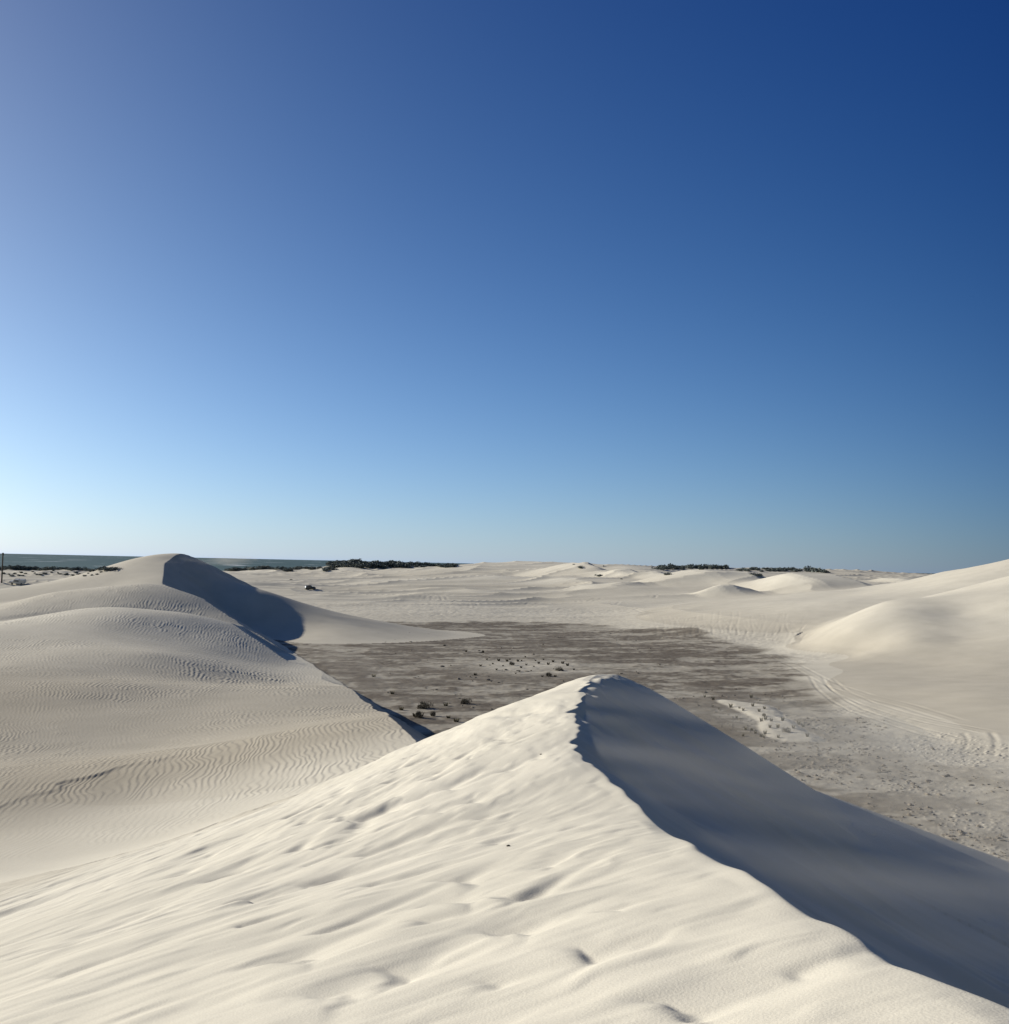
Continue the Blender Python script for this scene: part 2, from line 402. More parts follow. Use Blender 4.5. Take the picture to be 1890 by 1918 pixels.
def sheet_object(name, faces_mask, mat, attrs, normals, label, kind='structure'):
    """one mesh object from the cells of the grid picked by faces_mask"""
    i, j = np.nonzero(faces_mask)
    quads = np.stack([i * NA + j, i * NA + j + 1, (i + 1) * NA + j + 1, (i + 1) * NA + j], -1)
    used, inv = np.unique(quads, return_inverse=True)
    inv = inv.reshape(-1).astype(np.int32)
    me = bpy.data.meshes.new(name)
    nf = len(quads)
    me.vertices.add(len(used)); me.loops.add(nf * 4); me.polygons.add(nf)
    co = np.stack([X.ravel()[used], Y.ravel()[used], H.ravel()[used]], -1).astype(np.float32)
    me.vertices.foreach_set("co", co.ravel())
    me.loops.foreach_set("vertex_index", inv)
    me.polygons.foreach_set("loop_start", np.arange(0, nf * 4, 4, dtype=np.int32))
    me.update(calc_edges=True)
    me.polygons.foreach_set("use_smooth", np.ones(nf, bool))
    for an, av in attrs.items():
        at = me.attributes.new(an, 'FLOAT', 'POINT')
        at.data.foreach_set("value", av.ravel()[used].astype(np.float32))
    me.normals_split_custom_set_from_vertices(normals.reshape(-1, 3)[used].astype(np.float32))
    me.materials.append(mat)
    o = bpy.data.objects.new(name, me); scene.collection.objects.link(o)
    o['label'] = label; o['kind'] = kind
    return o

class Nodes:
    def __init__(self, name):
        self.m = bpy.data.materials.new(name); self.m.use_nodes = True
        self.t = self.m.node_tree; self.b = self.t.nodes["Principled BSDF"]
        self.b.inputs["Specular IOR Level"].default_value = 0.1
        self.b.inputs["Roughness"].default_value = 0.9
    def n(self, ty, **kw):
        x = self.t.nodes.new(ty)
        for k, v in kw.items():
            if k.startswith('i_'): x.inputs[int(k[2:])].default_value = v
            else: setattr(x, k, v)
        return x
    def l(self, a, b): self.t.links.new(a, b)

def simple(name, col, rough=0.8, spec=0.2, metal=0):
    m = Nodes(name)
    m.b.inputs["Base Color"].default_value = (*col, 1)
    m.b.inputs["Roughness"].default_value = rough
    m.b.inputs["Specular IOR Level"].default_value = spec
    m.b.inputs["Metallic"].default_value = metal
    return m.m

def sand_material():
    m = Nodes("sand")
    g = m.n("ShaderNodeNewGeometry")
    n1 = m.n("ShaderNodeTexNoise"); n1.inputs["Scale"].default_value = 0.25; n1.inputs["Detail"].default_value = 5
    n2 = m.n("ShaderNodeTexNoise"); n2.inputs["Scale"].default_value = 60; n2.inputs["Detail"].default_value = 2
    m.l(g.outputs["Position"], n1.inputs["Vector"]); m.l(g.outputs["Position"], n2.inputs["Vector"])
    r1 = m.n("ShaderNodeValToRGB")
    r1.color_ramp.elements[0].position = 0.3; r1.color_ramp.elements[0].color = (0.66, 0.606, 0.495, 1)
    r1.color_ramp.elements[1].position = 0.7; r1.color_ramp.elements[1].color = (0.73, 0.67, 0.55, 1)
    m.l(n1.outputs[0], r1.inputs[0])
    mx = m.n("ShaderNodeMix", data_type='RGBA', blend_type='MULTIPLY'); mx.inputs[0].default_value = 1
    mr = m.n("ShaderNodeMapRange"); mr.inputs[3].default_value = 0.9; mr.inputs[4].default_value = 1.08
    m.l(n2.outputs[0], mr.inputs[0]); m.l(r1.outputs[0], mx.inputs[6]); m.l(mr.outputs[0], mx.inputs[7])
    # painted shade multiplies the sand darker; then the dark clay of the pan
    ac = m.n("ShaderNodeAttribute", attribute_name="painted_shade")
    mxc = m.n("ShaderNodeMix", data_type='RGBA', blend_type='MULTIPLY')
    m.l(ac.outputs["Fac"], mxc.inputs[0]); m.l(mx.outputs[2], mxc.inputs[6]); mxc.inputs[7].default_value = (0.57, 0.537, 0.497, 1)
    at = m.n("ShaderNodeAttribute", attribute_name="clay")
    mx2 = m.n("ShaderNodeMix", data_type='RGBA')
    n3 = m.n("ShaderNodeTexNoise"); n3.inputs["Scale"].default_value = 0.9; n3.inputs["Detail"].default_value = 8
    n3.inputs["Roughness"].default_value = 0.7
    m.l(g.outputs["Position"], n3.inputs["Vector"])
    r3 = m.n("ShaderNodeValToRGB")
    r3.color_ramp.elements[0].position = 0.3; r3.color_ramp.elements[0].color = (0.10, 0.082, 0.061, 1)
    r3.color_ramp.elements[1].position = 0.7; r3.color_ramp.elements[1].color = (0.215, 0.178, 0.136, 1)
    m.l(n3.outputs[0], r3.inputs[0])
    m.l(at.outputs["Fac"], mx2.inputs[0]); m.l(mxc.outputs[2], mx2.inputs[6]); m.l(r3.outputs[0], mx2.inputs[7])
    m.l(mx2.outputs[2], m.b.inputs["Base Color"])
    bp_ = m.n("ShaderNodeBump"); bp_.inputs["Strength"].default_value = 0.25; bp_.inputs["Distance"].default_value = 0.01
    m.l(n2.outputs[0], bp_.inputs["Height"]); m.l(bp_.outputs[0], m.b.inputs["Normal"])
    return m.m
M_sand = sand_material()
CLAY = np.zeros(X.shape)


# ------------------------------------------------------------------ ray lookup on the terrain
az_list = az
def hit(u, v):
    """world point of the terrain seen at a photo pixel"""
    d = cF + (u - CX) / SX * cR + (CY - v) / SX * cU
    a_ = math.atan2(d[0], d[1]); sl = d[2] / math.hypot(d[0], d[1])
    j = int(np.argmin(np.abs(az_list - a_)))
    col = (H[:, j] - CAM_Z) / r
    k = int(np.argmax(col >= sl))
    if k == 0: return None
    f = (sl - col[k - 1]) / (col[k] - col[k - 1] + 1e-12)
    rr = r[k - 1] + f * (r[k] - r[k - 1])
    return np.array([rr * math.sin(a_), rr * math.cos(a_), CAM_Z + rr * sl])
def height(x, y):
    """terrain height at a world point"""
    rr = math.hypot(x, y); a_ = math.atan2(x, y)
    j = int(np.clip(np.searchsorted(az_list, a_), 1, NA - 1)); i = int(np.clip(np.searchsorted(r, rr), 1, NR - 1))
    fa = (a_ - az_list[j - 1]) / (az_list[j] - az_list[j - 1]); fr = (rr - r[i - 1]) / (r[i] - r[i - 1])
    return float((H[i - 1, j - 1] * (1 - fa) + H[i - 1, j] * fa) * (1 - fr) + (H[i, j - 1] * (1 - fa) + H[i, j] * fa) * fr)

DZ = np.zeros(X.shape)
_st = np.sort(np.stack([hB, hC, hA, hD, hR2, hR3, hF]), axis=0)
SOFT = sstep(0.0, 0.8, _st[-1] - _st[-2])
NRM0 = grid_normals(H)
fade = 1 - sstep(170, 320, RR)

# ---- pan: clay mask, hummocks
def inside(x, y, poly):
    c = np.zeros(x.shape, bool); n = len(poly)
    for i in range(n):
        x1, y1 = poly[i]; x2, y2 = poly[(i + 1) % n]
        q = ((y1 > y) != (y2 > y)) & (x < (x2 - x1) * (y - y1) / (y2 - y1 + 1e-12) + x1)
        c ^= q
    return c
def poly_soft(x, y, poly, soft):
    """1 well inside the polygon, 0 well outside"""
    d = np.full(x.shape, 1e9); n = len(poly)
    for i in range(n):
        ax, ay = poly[i]; bx, by = poly[(i + 1) % n]
        dx, dy = bx - ax, by - ay
        t = np.clip(((x - ax) * dx + (y - ay) * dy) / (dx * dx + dy * dy + 1e-9), 0, 1)
        d = np.minimum(d, (x - ax - t * dx) ** 2 + (y - ay - t * dy) ** 2)
    d = np.sqrt(d) * np.where(inside(x, y, poly), 1, -1)
    return d
pan_px = [(700, 1166), (860, 1168), (1000, 1166), (1100, 1171), (1200, 1182), (1300, 1191), (1420, 1214), (1500, 1240), (1550, 1283), (1560, 1300), (1600, 1335), (1690, 1415), (1800, 1440), (1960, 1490)]
pan_w = [tuple(Pz(u, v, 0)[:2]) for u, v in pan_px] + [(60, 40), (0, 40), (-40, 120), (-70, 240)]
patch_px = [(1345, 1312), (1400, 1317), (1440, 1322), (1465, 1332), (1470, 1345), (1492, 1355), (1510, 1370), (1540, 1382), (1546, 1387), (1530, 1391), (1470, 1389), (1430, 1381), (1420, 1352), (1395, 1337), (1350, 1318)]
patch_w = [tuple(Pz(u, v, 0)[:2]) for u, v in patch_px]
m = (RR > 38) & (RR < 330) & (np.abs(AZD) < 40)
x_, y_ = X[m], Y[m]
n_big = fbm(x_ / 17, y_ / 17, 3, 1); n_mid = fbm(x_ / 5.5 + 3, y_ / 5.5, 4, 3); n_fin = fbm(x_ / 1.1, y_ / 1.1, 3, 5)
dist = poly_soft(x_, y_, pan_w, 1) + 5 * n_big + 3 * n_mid
c_ = sstep(-1.5, 2.5, dist)
n_str = fbm((x_ * .9 + y_ * .3) / 13, (y_ * .9 - x_ * .3) / 3.0, 4, 2)
streak = sstep(-0.22, 0.16, n_mid * 0.5 + 0.4 * n_big + 0.4 * n_fin + .7 * n_str + 0.10)
x0_ = np.interp(y_, [95, 160, 230], [0, 30, 26])
left = sstep(44 + x0_, 14 + x0_, x_ + 4 * n_big)
fine = sstep(-.45, .35, fbm(x_ / 2.2 + 9, y_ / 2.2, 3, 6))
c_ = c_ * (0.40 + 0.44 * streak + 0.16 * fine) * (0.36 + 0.64 * left)
pd = poly_soft(x_, y_, patch_w, 1) + .5 * n_mid
pm = sstep(-0.35, 0.35, pd)
c_ = c_ * (1 - pm)
lt = np.exp(-(((x_ - 4.5) / 9) ** 2 + ((y_ - 158) / 10) ** 2))
c_ = c_ * (LAB[m] == 0)
c_ = c_ * (1 - .75 * np.clip(lt * (1.2 + 1.5 * n_mid), 0, 1))
CLAY[m] = c_
g0 = (LAB[m] == 0) * SOFT[m]
rough = sstep(0.1, 0.5, fbm(x_ / 9 + 7, y_ / 9, 2, 2) + 0.25)
clod = np.maximum(0, fbm(x_ / .30, y_ / .30, 2, 4) - 0.2) * sstep(20, 36, x_ + 0.05 * y_) * rough * (y_ < 130)
DZ[m] += g0 * (0.10 * n_mid + 0.05 * n_fin + 0.22 * pm * sstep(-.3, 1.2, pd) + 0.12 * clod * (1 - pm))

# ---- wheel tracks
def track(px, gap=1.5, width=0.30, depth=0.12, wig=0):
    w = [hit(u, v) for u, v in px]
    w = [q for q in w if q is not None]
    if len(w) < 2: return
    P_ = np.array(w)[:, :2]
    k = (X > P_[:, 0].min() - 4) & (X < P_[:, 0].max() + 4) & (Y > P_[:, 1].min() - 4) & (Y < P_[:, 1].max() + 4) & (np.abs(AZD) < 34) & (LAB != 6)
    if not k.any(): return
    # densify
    t = np.linspace(0, len(P_) - 1, len(P_) * 3)
    P_ = np.stack([np.interp(t, np.arange(len(P_)), P_[:, 0]), np.interp(t, np.arange(len(P_)), P_[:, 1])], -1)
    d, t = polydist(X[k], Y[k], P_)
    ends = sstep(-.5, 1, t) * (1 - sstep(len(P_) - 2, len(P_) - .5, t))
    e = np.abs(np.abs(d) - gap / 2) if gap else np.abs(d)
    DZ[k] += ends * (0.6 + 0.4 * vnoise(X[k] / 3, Y[k] / 3, 5)) * (-depth * np.exp(-(e / width) ** 2) + 0.35 * depth * np.exp(-((e - 1.8 * width) / width) ** 2))
track([(1528, 1268), (1542, 1290), (1570, 1312), (1600, 1328), (1650, 1346), (1720, 1368), (1800, 1388)], 1.7, .2, .045)
track([(1548, 1272), (1575, 1296), (1620, 1316), (1690, 1338), (1760, 1355), (1850, 1372)], 1.7, .2, .04)
track([(1440, 1222), (1500, 1252), (1560, 1284), (1620, 1303), (1700, 1322), (1790, 1350)], 1.7, .25, .035)
track([(1486, 1208), (1492, 1196), (1502, 1187), (1516, 1181)], 2.2, .3, .04)
track([(1830, 1372), (1838, 1384), (1836, 1400), (1832, 1414)], 2.4, .25, .05)
tr = random.Random(5)
for i in range(60):
    u = tr.uniform(1230, 1500); v0 = 1196 + (u - 1230) * .045 + tr.uniform(-14, 4); v1 = v0 - tr.uniform(18, 52)
    du = tr.uniform(-22, 22); ph = tr.uniform(0, 6)
    track([(u + du * t + 4 * math.sin(ph + 5 * t), v0 + (v1 - v0) * t) for t in (0, .25, .5, .75, 1)], tr.choice((0, 0, 1.6)), .25, tr.uniform(.008, .026))
for i in range(34):
    u = tr.uniform(760, 1240); v0 = tr.uniform(1112, 1160); du = tr.uniform(-60, 60)
    track([(u + du * t, v0 + tr.uniform(-7, 7) * t) for t in (0, .35, .7, 1)], tr.choice((0, 0, 2.0)), .5, tr.uniform(.03, .08))

# ---- ripples on the left dunes and the open sand
k = ((LAB == 3) | (LAB == 2)) & (RR < 330) & (np.abs(AZD) < 40)
x_, y_ = X[k], Y[k]
warp = 0.30 * vnoise(x_ / 1.7, y_ / 2.6, 1) + 0.13 * vnoise(x_ / .6, y_ / .9, 2) + 1.5 * vnoise(x_ / 14, y_ / 14, 6)
ph = (x_ * 0.98 + y_ * 0.20 + warp) / (0.265 + 0.22 * sstep(55, 130, y_))
f_ = ph - np.floor(ph)
saw = np.where(f_ < 0.68, f_ / 0.68, (1 - f_) / 0.32)
pat = (0.25 + 0.75 * sstep(-0.35, 0.4, fbm(x_ / 13, y_ / 13, 3, 2))) * (0.35 + 0.65 * sstep(-.5, .3, vnoise(x_ / 1.2, y_ / 1.6, 7)))
pat = pat * sstep(20, 42, y_ - 0.25 * (x_ + 14)) * (0.3 + 0.7 * SOFT[k])
holl = np.exp(-(((x_ + 27) / 7) ** 2 + ((y_ - 118) / 10) ** 2))
DZ[k] += fade[k] * (saw * saw * (3 - 2 * saw) * (0.005 + 0.00028 * y_ + 0.05 * holl) * pat)
scal = np.exp(-(((x_ + 21) / 5) ** 2 + ((y_ - 62) / 6) ** 2)) + holl * .8 + .25
DZ[k] += fade[k] * scal * 0.10 * np.maximum(0, fbm(x_ / 1.3, y_ / 1.3, 3, 3)) * pat
DZ[k] += 0.28 * vnoise(x_ / 11, y_ / 16, 5) * sstep(30, 60, y_) * SOFT[k] * sstep(1, 4, toe_left(x_, y_))
# broken scarp along the near lobe
w_ = np.array([hit(u, v)[:2] for u, v in ((-60, 1522), (0, 1502), (110, 1466), (230, 1432), (330, 1412), (450, 1392), (560, 1374), (660, 1352))])
d, t = polydist(x_, y_, w_)
d = d + .5 * vnoise(x_ / 1.5, y_ / 1.5, 2)
amp = 0.13 * (0.55 + 0.45 * vnoise(t * 2.3, t * 0 + 3, 4)) * (1 - sstep(4.5, 6.5, t)) * (0.35 + 0.65 * sstep(4, 2.4, t))
DZ[k] += amp * np.where(d < 0, np.exp(d / 3.5), np.exp(-(d / 0.3) ** 2))
k = (LAB == 0) & (RR > 120) & (RR < 420) & (np.abs(AZD) < 34)
x_, y_ = X[k], Y[k]
DZ[k] += SOFT[k] * (1 - CLAY[k]) * 0.05 * fbm(x_ / 2.5, y_ / 1.2, 3, 4) * (1 - sstep(300, 420, RR[k]))
k = ((LAB == 4) | (LAB == 5)) & (np.abs(AZD) < 40)
x_, y_ = X[k], Y[k]
DZ[k] += SOFT[k] * 0.10 * fbm((x_ * .9 - y_ * .42) / 9, (x_ * .42 + y_ * .9) / 2.2, 3, 2) + SOFT[k] * 0.25 * vnoise(x_ / 16, y_ / 16, 4)

# ---- foreground dune: wind streaks and scoured footprints
k = (LAB == 6) & (RR < 60) & (np.abs(AZD) < 60)
x_, y_ = X[k], Y[k]
pairs = [((0, 1850), (600, 1600)), ((150, 1800), (500, 1650)), ((300, 1900), (700, 1740)), ((760, 1640), (1180, 1510)), ((1000, 1740), (1250, 1660)), ((1100, 1600), (1290, 1562)),
         ((500, 1910), (900, 1800)), ((640, 1490), (740, 1440)), ((850, 1450), (980, 1390)), ((1200, 1780), (1500, 1720)), ((1000, 1880), (1300, 1830)), ((900, 1560), (1080, 1500)), ((300, 1700), (520, 1590)), ((1300, 1700), (1420, 1680))]
rows, rhs1, rhs2 = [], [], []
def dpoly(x, y):
    gx = [1, 0, 2 * x, y, 0]; gy = [0, 1, 0, x, 2 * y]
    return np.array(gx, float), np.array(gy, float)
for a_, b_ in pairs:
    p, q = hit(*a_), hit(*b_)
    d = (q - p)[:2]; d /= np.linalg.norm(d); n_ = np.array([-d[1], d[0]])
    for c in (p, (p + q) / 2, q):
        gx, gy = dpoly(c[0], c[1])
        rows += [gx * d[0] + gy * d[1], gx * n_[0] + gy * n_[1]]; rhs1 += [0, 1]; rhs2 += [1, 0]
rows = np.array(rows)
cp = np.linalg.lstsq(rows, np.array(rhs1, float), rcond=None)[0]; cq = np.linalg.lstsq(rows, np.array(rhs2, float), rcond=None)[0]
def ev(c, x, y): return c[0] * x + c[1] * y + c[2] * x * x + c[3] * x * y + c[4] * y * y
psi, chi = ev(cp, x_, y_), ev(cq, x_, y_)
wsc = 0.6 + 0.4 * vnoise(x_ / 2, y_ / 2, 1)
nearf = 1 - sstep(20, 34, RR[k])
stoss = sstep(0.02, -0.25, DF[k])
DZ[k] += stoss * (0.042 * vnoise(psi / .8 + .4 * vnoise(chi / 1.6, psi / 1.6, 3), chi / 2.6, 2) + wsc * 0.016 * vnoise(psi / .26 + .3 * vnoise(chi / .7, psi / .7, 1), chi / 1.1, 4) + nearf * wsc * 0.004 * vnoise(psi / .09, chi / .5, 5) + nearf * 0.010 * vnoise(psi / .17 + .5 * vnoise(x_ / .3, y_ / .3, 6), chi / .42, 1) * (.4 + .6 * wsc)
                  + 0.035 * fbm(x_ / 1.1, y_ / 1.5, 2, 7) * sstep(16, 5, y_))
fp = [(480, 1678, 1.5), (640, 1490, 1), (625, 1530, 1), (690, 1592, 1.2), (432, 1636, 1), (400, 1645, 1), (335, 1640, 1), (540, 1526, .8), (530, 1512, .8), (880, 1640, 1.2), (850, 1682, 1.2), (800, 1720, 1),
      (768, 1810, 1.3), (930, 1828, 1.3), (905, 1526, .8), (1000, 1662, .8), (980, 1722, 1.2), (972, 1670, 1), (1150, 1690, .8), (1310, 1862, 1.4), (1500, 1800, .8), (1020, 1615, .8), (665, 1535, 1), (840, 1475, .8),
      (770, 1432, .8), (740, 1440, .8), (620, 1735, 1), (100, 1775, 1), (130, 1820, 1), (465, 1735, 1), (970, 1336, .8), (1000, 1335, .8), (730, 1462, .8), (560, 1590, 1), (600, 1640, 1), (700, 1655, 1),
      (640, 1850, 1.4), (560, 1790, 1), (1120, 1770, 1), (925, 1575, .7), (820, 1590, .8), (885, 1500, .7), (950, 1440, .7), (820, 1420, .7), (700, 1500, .8), (940, 1380, .6), (860, 1415, .6), (1010, 1420, .5)]
fr = random.Random(9)
fp += [(fr.uniform(560, 1000), 0, fr.uniform(.4, .8)) for _ in range(26)]
fp = [(u, v if v else fr.uniform(1250, 1330) + (1125 - u) * .42 + fr.uniform(10, 90), c) for u, v, c in fp]
for u, v, sc in fp:
    p = hit(u, v)
    if p is None or p[1] > 60: continue
    p0, q0 = ev(cp, p[0], p[1]), ev(cq, p[0], p[1])
    sc = sc * fr.uniform(.6, 1.35); an = fr.uniform(-.45, .45)
    a0, b0 = psi - p0, chi - q0
    a_ = a0 * math.cos(an) - b0 * math.sin(an); b_ = a0 * math.sin(an) + b0 * math.cos(an)
    w_ = 0.15 * sc * fr.uniform(.7, 1.5) * (1 + p[1] / 40)
    L = 0.75 * sc * fr.uniform(.5, 1.5) * (1 + p[1] / 40)
    edge = b_ + 0.8 * a_ * a_ / w_ * 0.5 + .05 * vnoise(x_ / .16, y_ / .16, 3)
    prof = np.where(edge > 0, np.exp(-np.maximum(edge, 0) / L), np.exp(-(np.minimum(edge, 0) / (0.10 * sc ** .5 + .02)) ** 2))
    DZ[k] -= 0.048 * sc * (1 + p[1] / 60) * np.exp(-(a_ / w_) ** 2) * prof
# lee face: faint avalanche tongues
k = (LAB == 6) & (RR < 140) & (NRM0[..., 0] > 0.3)
x_, y_ = X[k], Y[k]
DZ[k] += sstep(.15, 1.2, DF[k]) * 0.03 * vnoise((y_ + .15 * x_) / 2.2, x_ / 14, 3) + sstep(.15, 1.2, DF[k]) * 0.008 * vnoise((y_ + .15 * x_) / .7, x_ / 9, 5)
k = (LAB == 6) & (DF > -0.3) & (DF < 3) & (Y > 18) & (Y < 37)
x_, y_, d_ = X[k], Y[k], np.maximum(DF[k], 0)
DZ[k] += sstep(19, 25, y_) * sstep(.05, .5, d_) * np.exp(-d_ / 1.0) * (0.36 * (1 - .7 * sstep(30, 35, y_)) * np.maximum(0, vnoise((x_ - y_ * .5) / 1.3, (y_ + x_ * .3) / .55, 2) - .1) + .05 * vnoise(x_ / .35, y_ / .3, 5))
H = H + DZ


NRM = grid_normals(H)
# painted shade: sand darkened on flat and camera-facing ground, left pale on sunlit slopes
PAINTED_SHADE = np.choose(LAB, [0.30, 0.4, 0.4, 0.5, 0.15, 0.3, 0.0]) * (0.8 + 0.25 * vnoise(X / 40, Y / 40, 2))
PAINTED_SHADE = np.where((LAB == 4) | (LAB == 5), 0.55 - 0.4 * sstep(1.0, 9.0, H), PAINTED_SHADE)
PAINTED_SHADE = np.where(LAB == 3, (0.12 + 0.85 * sstep(165, 75, Y)) * (0.9 + 0.2 * vnoise(X / 25, Y / 25, 3)), PAINTED_SHADE)
PAINTED_SHADE = np.where(LAB == 3, PAINTED_SHADE * (0.15 + 0.85 * sstep(0.0, 4.0, hA - hF)), PAINTED_SHADE)
PAINTED_SHADE = np.where(LAB == 6, 0.4 * sstep(10.6, 8.6, H) * (X < 0), PAINTED_SHADE)
PAINTED_SHADE = np.clip(PAINTED_SHADE, 0, 1)
PAINTED_SHADE = np.where(LAB == 0, PAINTED_SHADE * (1.25 - 1.25 * PAINTED_LIT), PAINTED_SHADE)  # lifts the painted shade off the far dunes so they look sunlit
fl = LAB[:-1, :-1]
names = [('ground', 'flat grey clay pan and pale sand plain reaching the shore'),
         ('sand_hill', 'tall far left sand dune with dark hollow slip face and long low horn'),
         ('sand_hill', 'smooth pale dune lobe just below the tall far left dune'),
         ('sand_hill', 'broad rippled sand dune on the left beside the clay pan'),
         ('sand_hill', 'rear ridge of the high pale dune at the right edge'),
         ('sand_hill', 'front lobe of the high pale dune at the right edge'),
         ('sand_hill', 'bright foreground dune with sharp crest and dark shaded slip face')]
for i, (nm, lb) in enumerate(names):
    sheet_object(nm, fl == i, M_sand, {'clay': CLAY, 'painted_shade': PAINTED_SHADE}, NRM, lb)

# ------------------------------------------------------------------ sea
def sea():
    m = Nodes("sea_water")
    m.b.inputs["Roughness"].default_value = 0.6
    m.b.inputs["Specular IOR Level"].default_value = 0.15
    g = m.n("ShaderNodeNewGeometry")
    mp = m.n("ShaderNodeMapping"); mp.inputs["Scale"].default_value = (0.006, 0.0022, 1)
    m.l(g.outputs["Position"], mp.inputs["Vector"])
    nz = m.n("ShaderNodeTexNoise"); nz.inputs["Scale"].default_value = 1.0; nz.inputs["Detail"].default_value = 6; nz.inputs["Roughness"].default_value = 0.62
    m.l(mp.outputs[0], nz.inputs["Vector"])
    rp = m.n("ShaderNodeValToRGB")
    rp.color_ramp.elements[0].position = 0.3; rp.color_ramp.elements[0].color = (0.05, 0.088, 0.08, 1)
    rp.color_ramp.elements[1].position = 0.615; rp.color_ramp.elements[1].color = (0.085, 0.13, 0.112, 1)
    e = rp.color_ramp.elements.new(0.64); e.color = (0.6, 0.62, 0.62, 1)
    m.l(nz.outputs[0], rp.inputs[0]); m.l(rp.outputs[0], m.b.inputs["Base Color"])
    bm = bmesh.new()
    nseg = 96
    ri, ro = [], []
    for k in range(nseg + 1):
        a_ = R(-70) + R(140) * k / nseg
        ri.append(bm.verts.new((1000 * math.sin(a_), 1000 * math.cos(a_), -4)))
        ro.append(bm.verts.new((60000 * math.sin(a_), 60000 * math.cos(a_), -4)))
    for k in range(nseg):
        bm.faces.new((ri[k], ro[k], ro[k + 1], ri[k + 1]))
    bmesh.ops.recalc_face_normals(bm, faces=bm.faces)
    me = bpy.data.meshes.new("water"); bm.to_mesh(me); bm.free()
    me.materials.append(m.m)
    o = bpy.data.objects.new("water", me); scene.collection.objects.link(o)
    o['kind'] = 'structure'; o['label'] = 'dark grey green sea below the horizon'
sea()


# ================================================================== things
def link(name, me, parent=None, mat=None):
    o = bpy.data.objects.new(name, me); scene.collection.objects.link(o)
    if parent is not None: o.parent = parent
    if mat is not None and me is not None and not me.materials: me.materials.append(mat)
    return o
def tag(o, label, cat, group=None):
    o['label'] = label; o['category'] = cat
    if group: o['group'] = group
    return o
def from_arrays(name, V, F, mat):
    me = bpy.data.meshes.new(name); me.from_pydata([tuple(v) for v in V], [], F); me.update()
    me.materials.append(mat)
    return me

def leaf_material(name, c1, c2):
    m = Nodes(name)
    oi = m.n("ShaderNodeObjectInfo"); g = m.n("ShaderNodeNewGeometry")
    nz = m.n("ShaderNodeTexNoise"); nz.inputs["Scale"].default_value = 3.0
    m.l(g.outputs["Position"], nz.inputs["Vector"])
    ad = m.n("ShaderNodeMath", operation='ADD'); m.l(nz.outputs[0], ad.inputs[0])
    ml = m.n("ShaderNodeMath", operation='MULTIPLY'); ml.inputs[1].default_value = 0.5; m.l(oi.outputs["Random"], ml.inputs[0]); m.l(ml.outputs[0], ad.inputs[1])
    rp = m.n("ShaderNodeValToRGB")
    rp.color_ramp.elements[0].position = 0.45; rp.color_ramp.elements[0].color = (*c1, 1)
    rp.color_ramp.elements[1].position = 1.0; rp.color_ramp.elements[1].color = (*c2, 1)
    m.l(ad.outputs[0], rp.inputs[0]); m.l(rp.outputs[0], m.b.inputs["Base Color"])
    return m.m
M_hazed_scrub = leaf_material("hazed_scrub_leaf", (0.12, 0.138, 0.128), (0.20, 0.22, 0.20))  # distance haze painted in: leaf colours lifted to pale grey green
M_bush = leaf_material("bush_leaf", (0.07, 0.062, 0.045), (0.16, 0.14, 0.105))
M_grass = leaf_material("dry_grass", (0.12, 0.11, 0.07), (0.26, 0.23, 0.16))
M_wood = simple("dry_wood", (0.10, 0.085, 0.065))
M_clod = leaf_material("clay_clod", (0.20, 0.17, 0.135), (0.42, 0.365, 0.29))

def dome_mesh(name, seed, n, mat, flat=0.5, leaf=0.09):
    """shrub crown of unit radius: leaf clumps spread through an uneven dome"""
    q = random.Random(seed)
    V, F = [], []
    lobes = [(q.uniform(-.55, .55), q.uniform(-.55, .55), q.uniform(.1, .5), q.uniform(.35, .6)) for _ in range(7)]
    for i in range(n):
        lx, ly, lz, lr = q.choice(lobes)
        th = q.uniform(0, 2 * math.pi); cz = q.uniform(-.5, 1); rr = lr * q.uniform(.55, 1.05)
        sx = math.sqrt(max(0, 1 - cz * cz))
        c = Vector((lx + rr * sx * math.cos(th), ly + rr * sx * math.sin(th), (lz + rr * cz) * 2 * flat))
        if c.z < 0: c.z = q.uniform(0, .1)
        L = leaf * q.uniform(.6, 1.5)
        a_ = Vector((q.gauss(0, 1), q.gauss(0, 1), q.gauss(0, .7))).normalized() * L
        b_ = Vector((q.gauss(0, 1), q.gauss(0, 1), q.gauss(0, .7))).normalized() * L * .7
        k = len(V); V += [c - a_, c + b_, c + a_, c - b_]; F.append((k, k + 1, k + 2, k + 3))
    return from_arrays(name, V, F, mat)
def blades_mesh(name, seed, n, mat, spread, hgt, w=0.03, lean=0.5):
    """upright blades growing out of one base, unit height"""
    q = random.Random(seed); V, F = [], []
    for i in range(n):
        th = q.uniform(0, 2 * math.pi); d = spread * math.sqrt(q.random())
        x, y = d * math.cos(th), d * math.sin(th)
        h = hgt * q.uniform(.5, 1.1); ln = lean * q.uniform(.2, 1); t2 = th + q.uniform(-.6, .6)
        side_ = Vector((-math.sin(t2 + 1.3), math.cos(t2 + 1.3), 0)) * w
        p0 = Vector((x, y, -.06)); p1 = p0 + Vector((math.cos(t2) * ln * .35 * h, math.sin(t2) * ln * .35 * h, h * .6)); p2 = p0 + Vector((math.cos(t2) * ln * h, math.sin(t2) * ln * h, h))
        k = len(V); V += [p0 - side_, p0 + side_, p1 + side_ * .8, p1 - side_ * .8, p2]
        F += [(k, k + 1, k + 2, k + 3), (k + 3, k + 2, k + 4)]
    return from_arrays(name, V, F, mat)
